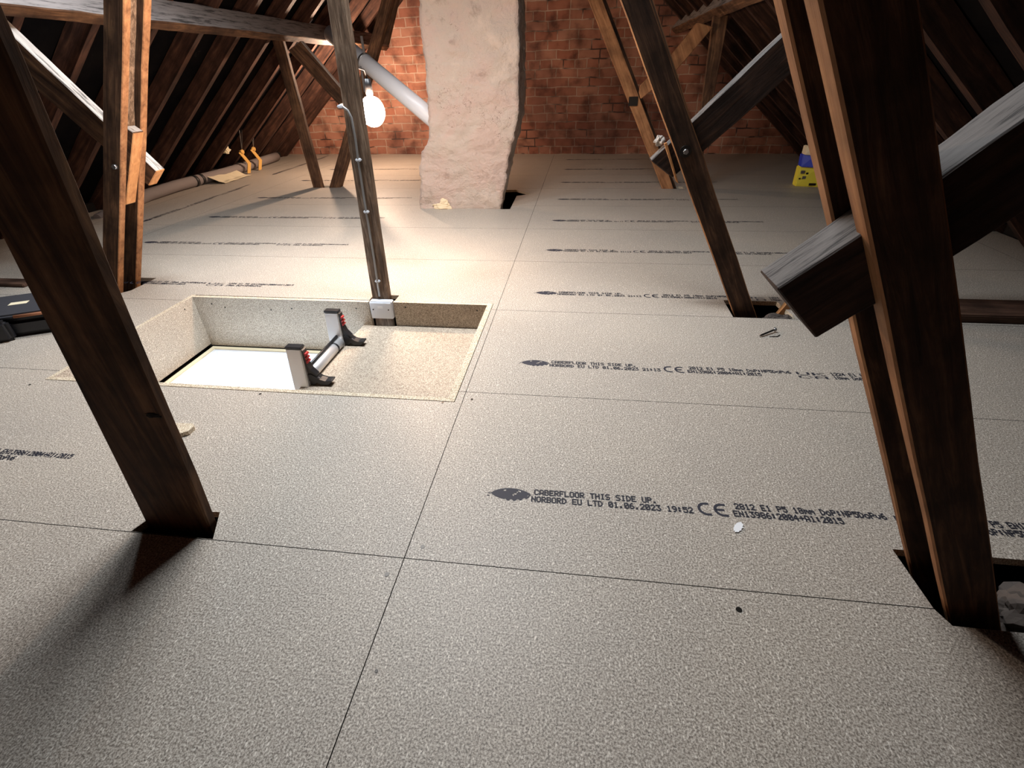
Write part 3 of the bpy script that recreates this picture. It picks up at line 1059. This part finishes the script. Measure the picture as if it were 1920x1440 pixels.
def marking_mesh(time):
    bm = bmesh.new()
    # leaf-like oval logo with pale slashes (local x from 0)
    n = 30
    top, bot = [], []
    for k in range(n + 1):
        t = k / n
        x = 0.010 + 0.092 * t
        half = 0.0185 * (math.sin(math.pi * t) ** 0.62)
        top.append((x, 0.003 + half))
        bot.append((x, 0.003 - half + (0.003 * math.sin(t * 40) if t > 0.35 else 0)))
    for k in range(n):
        x0, t0 = top[k]
        x1, t1_ = top[k + 1]
        b0_, b1_ = bot[k][1], bot[k + 1][1]
        for j in range(8):
            f0, f1 = j / 8, (j + 1) / 8
            if (k - j * 1.5) % 11 < 1.4 and k > 8 and 2 < j < 7:
                continue
            bm.faces.new([bm.verts.new(p) for p in ((x0, b0_ + (t0 - b0_) * f0, 0), (x1, b1_ + (t1_ - b1_) * f0, 0),
                                                    (x1, b1_ + (t1_ - b1_) * f1, 0), (x0, b0_ + (t0 - b0_) * f1, 0))])
    flat_rect(bm, 0.0, -0.007, 0.006, -0.0045)
    flat_rect(bm, 0.002, 0.001, 0.011, 0.0035)
    text_quads(bm, 'CABERFLOOR THIS SIDE UP.', 0.109, 0.006, 0.01150, 0.0165)
    text_quads(bm, 'NORBORD EU LTD 01.06.2023 ' + time, 0.103, -0.0155, 0.01145, 0.0165)
    # CE mark
    cy = 0.000
    arc_quads(bm, 0.486, cy, 0.0125, 0.0185, 90, 270)
    arc_quads(bm, 0.520, cy, 0.0125, 0.0185, 90, 270)
    flat_rect(bm, 0.486, cy + 0.0125, 0.494, cy + 0.0185)
    flat_rect(bm, 0.486, cy - 0.0185, 0.494, cy - 0.0125)
    flat_rect(bm, 0.520, cy + 0.0125, 0.529, cy + 0.0185)
    flat_rect(bm, 0.520, cy - 0.0185, 0.529, cy - 0.0125)
    flat_rect(bm, 0.505, cy - 0.003, 0.524, cy + 0.003)
    text_quads(bm, '2812 E1 P5 18mm DoP:NP5DoPv6', 0.549, 0.006, 0.01105, 0.0165)
    text_quads(bm, 'EN13986:2004+A1:2015', 0.541, -0.0155, 0.01115, 0.0165)
    # UKCA mark
    text_quads(bm, 'UK', 0.872, 0.002, 0.046, 0.0165, weight=1.02)
    text_quads(bm, 'CA', 0.872, -0.0175, 0.046, 0.0165, weight=1.02)
    text_quads(bm, '1224 E1 P5 EN13986:2004+A1:2015', 0.974, 0.006, 0.0106, 0.0165)
    text_quads(bm, '18mm DoP:NP5DoPv6', 0.974, -0.0155, 0.0106, 0.0165)
    for v in bm.verts:
        v.co.x += -0.10 * v.co.y * 0.5
    me = bpy.data.meshes.new('printed_marking')
    bm.to_mesh(me)
    bm.free()
    me.materials.append(M_ink)
    return me


mk1 = marking_mesh('19:52')
mk2 = marking_mesh('21:13')
ZT = 0.0005
HOLES = [(-1.402, -0.022, 0.543, 1.262)]


def place_mark(me, x, y, rz=0.0):
    o = bpy.data.objects.new('printed_marking', me)
    o.location = (x, y, ZT)
    o.rotation_euler = (0, 0, rz)
    C.objects.link(o)
    o.parent = floor
    return o


def clipped(me, x, y, bad):
    """copy of the marking without the dots that would fall in a cut-out or under a post"""
    bm = bmesh.new()
    bm.from_mesh(me)
    kill = []
    for f in bm.faces:
        c = f.calc_center_median()
        px, py = c.x + x, c.y + y
        if any(a - 0.005 < px < b_ + 0.005 and c_ - 0.005 < py < d_ + 0.005 for a, b_, c_, d_ in bad):
            kill.append(f)
    bmesh.ops.delete(bm, geom=kill, context='FACES')
    m2 = bpy.data.meshes.new('printed_marking')
    bm.to_mesh(m2)
    bm.free()
    m2.materials.append(M_ink)
    return m2


yr = [0.192, 0.787, 1.389, 1.985, 2.595, 3.205, 3.85, 4.50, 5.1]
for i, y in enumerate(yr):
    me = mk1 if i == 0 else mk2
    place_mark(me, 0.135 + (0.004 if i % 2 else 0), y, 0.008 if i == 0 else 0.0)
for i, y in enumerate((1.389, 2.015, 2.615, 3.225, 3.95, 4.55)):
    place_mark(mk2, -2.290, y)
place_mark(mk1, -2.262, 0.194)
place_mark(mk2, -2.672, 2.46, math.radians(90))
place_mark(mk2, -2.742, 4.25, math.radians(90))
place_mark(mk2, -2.69, 0.1, math.radians(90))

# ---- screw heads / countersunk holes in the boards
fs = None
for i, (x, y, r_) in enumerate(((0.029, 0.031, 0.0045), (-0.022, -0.040, 0.0045), (-0.057, 0.537, 0.004), (0.026, 0.562, 0.004), (0.63, -0.04, 0.0055),
                                (0.023, -0.216, 0.003), (0.273, 0.213, 0.002), (0.58, -0.36, 0.003), (-1.33, 0.60, 0.004), (-1.42, 0.51, 0.004),
                                (-0.63, 0.53, 0.004))):
    bm = bmesh.new()
    tube(bm, [(x, y, -0.0004), (x, y, 0.0007)], r_, 10)
    mesh_obj('screw_hole', bm, M_screw, floor)

# ================================================================== small things on the floor
# loose screw with a head
scr = empty('wood_screw', (1.0, 1.06, 0.004), 'long loose screw lying on the boards below the grey brace end', 'screw')
a, b_ = Vector((0.968, 1.038, 0.005)), Vector((1.030, 1.082, 0.010))
bm = bmesh.new()
tube(bm, [a, a.lerp(b_, 0.12), b_], [0.0008, 0.0034, 0.0034], 8)
mesh_obj('shank', bm, M_screw, scr)
bm = bmesh.new()
tube(bm, [b_, b_ + (b_ - a).normalized() * 0.005], [0.003, 0.0075], 14)
mesh_obj('screw_head', bm, M_greymetal, scr)
o = tube_obj('wood_sliver', [(1.005, 1.043, 0.0015), (1.03, 1.045, 0.0015), (1.045, 1.060, 0.0015)], 0.0016, M_screw)
tag(o, 'thin dark splinter lying beside the loose screw', 'splinter')

# white flake
bm = bmesh.new()
pts = []
for k in range(24):
    a_ = 2 * math.pi * k / 24
    rx = 0.0165 * (1 + 0.12 * math.sin(k * 2.7))
    ry = 0.0075 * (1 + 0.14 * math.cos(k * 3.3))
    x, y = rx * math.cos(a_), ry * math.sin(a_)
    ca, sa = math.cos(0.95), math.sin(0.95)
    pts.append((0.676 + x * ca - y * sa, 0.150 + x * sa + y * ca))
lo = [bm.verts.new((x, y, 0.0006)) for x, y in pts]
hi = [bm.verts.new((x, y, 0.0022)) for x, y in pts]
bm.faces.new(lo[::-1])
bm.faces.new(hi)
for k in range(24):
    bm.faces.new([lo[k], lo[(k + 1) % 24], hi[(k + 1) % 24], hi[k]])
o = mesh_obj('plaster_flake', bm, M_white)
tag(o, 'small white oval flake on the boards below the printed CE line', 'flake')

# wood offcut beside the left post
bm = bmesh.new()
q = [(-0.800, 0.352), (-0.722, 0.356), (-0.712, 0.345), (-0.712, 0.322), (-0.760, 0.290), (-0.80, 0.29)]
rough_prism(bm, [(x, y, 0.0) for x, y in q], [(x, y, 0.013) for x, y in q], amp=0)
o = mesh_obj('wood_offcut', bm, M_boardedge)
tag(o, 'small pale wood offcut on the boards, half hidden by the left foreground post', 'offcut')

# tool case at the far left
case = empty('tool_case', (-1.95, 0.84, 0), 'black tool case with copper piping lying on the boards at the left edge', 'case')


def oriented_box(name, cx, cy, ang, lo, hi, mat, parent, bevel=0.0):
    bm = bmesh.new()
    add_box(bm, lo, hi)
    if bevel:
        bmesh.ops.bevel(bm, geom=bm.edges[:], offset=bevel, segments=3, affect='EDGES')
    ca, sa = math.cos(ang), math.sin(ang)
    for v in bm.verts:
        x, y = v.co.x, v.co.y
        v.co.x, v.co.y = cx + x * ca - y * sa, cy + x * sa + y * ca
    return mesh_obj(name, bm, mat, parent)


ang = math.radians(28)
oriented_box('case_body', -1.98, 0.86, ang, (-0.28, -0.13, 0.0), (0.36, 0.13, 0.072), M_black, case, 0.018)
lid = oriented_box('case_lid', -1.98, 0.86, ang, (-0.275, -0.125, 0.072), (0.355, 0.125, 0.090), M_case, case, 0.007)
ca, sa = math.cos(ang), math.sin(ang)
L = lambda x, y, z: (-1.98 + x * ca - y * sa, 0.86 + x * sa + y * ca, z)
tube_obj('copper_piping', [L(0.16, -0.128, 0.082), L(0.34, -0.128, 0.082)], 0.006, M_copper, case, 10)
tube_obj('copper_piping', [L(0.14, 0.127, 0.086), L(0.35, 0.127, 0.086)], 0.004, M_copper, case, 10)
oriented_box('front_flap', -1.98, 0.86, ang, (-0.05, -0.165, 0.0), (0.14, -0.125, 0.080), M_black, case, 0.012)
oriented_box('white_sticker', -1.98, 0.86, ang, (0.10, -0.01, 0.0903), (0.16, 0.02, 0.0910), M_cream, case)

# timber sole plate at the right edge
o = box('sole_plate', (1.62, 1.215, 0.0), (2.36, 1.375, 0.030), M_plate, None, 0.004)
tag(o, 'low brown timber plate lying on the boards at the right edge behind the front posts', 'timber')
o = box('sole_plate', (-3.0, 1.285, 0.0), (-2.30, 1.36, 0.016), M_plate, None, 0.003)
tag(o, 'low brown timber plate lying on the boards at the left edge beyond the tool case', 'timber')

# lagged pipe along the left eaves
lg = empty('lagged_pipe', (-3.15, 4.0, 0.03), 'grey foam lagged pipe lying along the left eaves', 'pipe')
pts = [(-3.10, 2.55, 0.0), (-3.12, 2.85, 0.022), (-3.14, 3.1, 0.045), (-3.16, 3.45, 0.048), (-3.15, 3.8, 0.046), (-3.13, 4.1, 0.046), (-3.15, 4.5, 0.046), (-3.17, 4.9, 0.048), (-3.18, 5.12, 0.050)]
bm = bmesh.new()
tube(bm, pts, [0.03] + [0.045] * 8, 16)
mesh_obj('foam_lagging', bm, M_lag, lg)
for y in (3.66, 3.74, 4.22, 4.40):
    bm = bmesh.new()
    tube(bm, [(-3.150, y, 0.046), (-3.149, y + 0.03, 0.046)], 0.0475, 16)
    mesh_obj('tape_band', bm, M_tape, lg)
# crumpled paper
bm = bmesh.new()
nn = 12
grid = [[None] * (nn + 1) for _ in range(nn + 1)]
for i in range(nn + 1):
    for j in range(nn + 1):
        x = -3.17 + 0.22 * i / nn
        y = 3.80 + 0.42 * j / nn
        z = 0.004 + 0.075 * max(0, 1 - i / nn * 1.35) + 0.022 * abs(noise.noise(Vector((x * 9, y * 7, 1)))) * (1 if 0 < i < nn else 0.3)
        grid[i][j] = bm.verts.new((x + 0.02 * noise.noise(Vector((y * 9, x, 0))), y, z))
for i in range(nn):
    for j in range(nn):
        bm.faces.new([grid[i][j], grid[i + 1][j], grid[i + 1][j + 1], grid[i][j + 1]])
ob = mesh_obj('crumpled_sheet', bm, M_cream)
sm = ob.modifiers.new('s', 'SOLIDIFY')
sm.thickness = 0.003
tag(ob, 'crumpled cream sheet beside the lagged pipe at the left eaves', 'sheet')
# yellow straps hanging from the rafters
for k, (y, zt, lab) in enumerate(((4.33, 0.20, 'nearer of the two yellow straps hanging by strings at the left eaves'),
                                  (4.53, 0.20, 'farther of the two yellow straps hanging by strings at the left eaves'))):
    st = empty('hanging_strap', (-3.05, y, 0.0), lab, 'strap', 'yellow straps at the eaves')
    bm = bmesh.new()
    pr = [(-3.06, y - 0.03, zt), (-3.05, y, zt - 0.05), (-3.04, y + 0.035, zt - 0.11), (-3.045, y - 0.01, 0.004)]
    prev = None
    for p in pr:
        a_ = bm.verts.new((p[0], p[1] - 0.018, p[2]))
        b2 = bm.verts.new((p[0] + 0.012, p[1] + 0.018, p[2]))
        if prev:
            bm.faces.new([prev[0], prev[1], b2, a_])
        prev = (a_, b2)
    s_ = mesh_obj('strap_band', bm, M_strap, st)
    md = s_.modifiers.new('s', 'SOLIDIFY')
    md.thickness = 0.006
    lump('strap_knot', (-3.05, y, zt), (0.02, 0.03, 0.022), M_strap, k, st, 2)
    for d_ in (-0.03, 0.02):
        tube_obj('string', [(-3.05, y, zt), (-2.98, y + d_, zt + 0.24)], 0.0025, M_cable, st, 6)
o = lump('crumpled_wrapper', (-3.05, 4.09, 0.25), (0.035, 0.045, 0.030), M_cream, 12, None, 3, 0.8)
tag(o, 'small crumpled cream wrapper caught on a rafter at the left eaves', 'wrapper')

# yellow and blue packet standing on the right
bag = empty('packet', (2.07, 3.70, 0), 'yellow and blue packet standing on the boards behind the right leaning post', 'packet')


def slab(name, z0, z1, x0a, x1a, x0b, x1b, mat, yf=3.69, th=0.07):
    bm = bmesh.new()
    fr_ = [(x0a, yf, z0), (x1a, yf - 0.04, z0), (x1b, yf - 0.02, z1), (x0b, yf + 0.02, z1)]
    bk_ = [(x, y + th, z) for x, y, z in fr_]
    rough_prism(bm, fr_, bk_, amp=0)
    bmesh.ops.bevel(bm, geom=bm.edges[:], offset=0.005, segments=2, affect='EDGES')
    return mesh_obj(name, bm, mat, bag)


slab('yellow_body', 0.0, 0.14, 1.985, 2.15, 1.990, 2.105, M_yellow)
slab('blue_band', 0.14, 0.225, 1.990, 2.08, 1.990, 2.06, M_blue)
slab('cream_top', 0.225, 0.285, 1.992, 2.06, 2.000, 2.03, M_cream)
for x, z, mt, s_ in ((2.01, 0.105, M_greymetal, 0.014), (2.045, 0.095, M_screw, 0.008), (2.03, 0.065, M_greymetal, 0.013), (2.00, 0.058, M_screw, 0.006)):
    box('printed_patch', (x - s_, 3.680, z - s_ * 0.8), (x + s_, 3.684, z + s_ * 0.8), mt, bag)
box('printed_patch', (2.07, 3.655, 0.012), (2.12, 3.662, 0.028), M_screw, bag)

# rubble in the floor cut-outs
for c, s_, sd, lab in (((1.10, 1.235, -0.035), (0.055, 0.035, 0.038), 2, 'pale lump of rubble in the floor cut-out beside the bolted post'),
                       ((1.165, 0.030, -0.045), (0.075, 0.05, 0.05), 8, 'brown grey lump of rubble in the floor cut-out beside the front right posts')):
    o = lump('rubble_lump', c, s_, M_rubble, sd, None, 4, 0.45)
    tag(o, lab, 'rubble')
o = timber('timber_batten', [(1.08, -0.10), (1.105, -0.10), (1.335, 0.40), (1.31, 0.40)], 1.29, 1.312, M_fresh, bevel=0.001, amp=0)
tag(o, 'thin orange batten leaning up right out of the floor cut-out behind the grey brace end', 'batten')
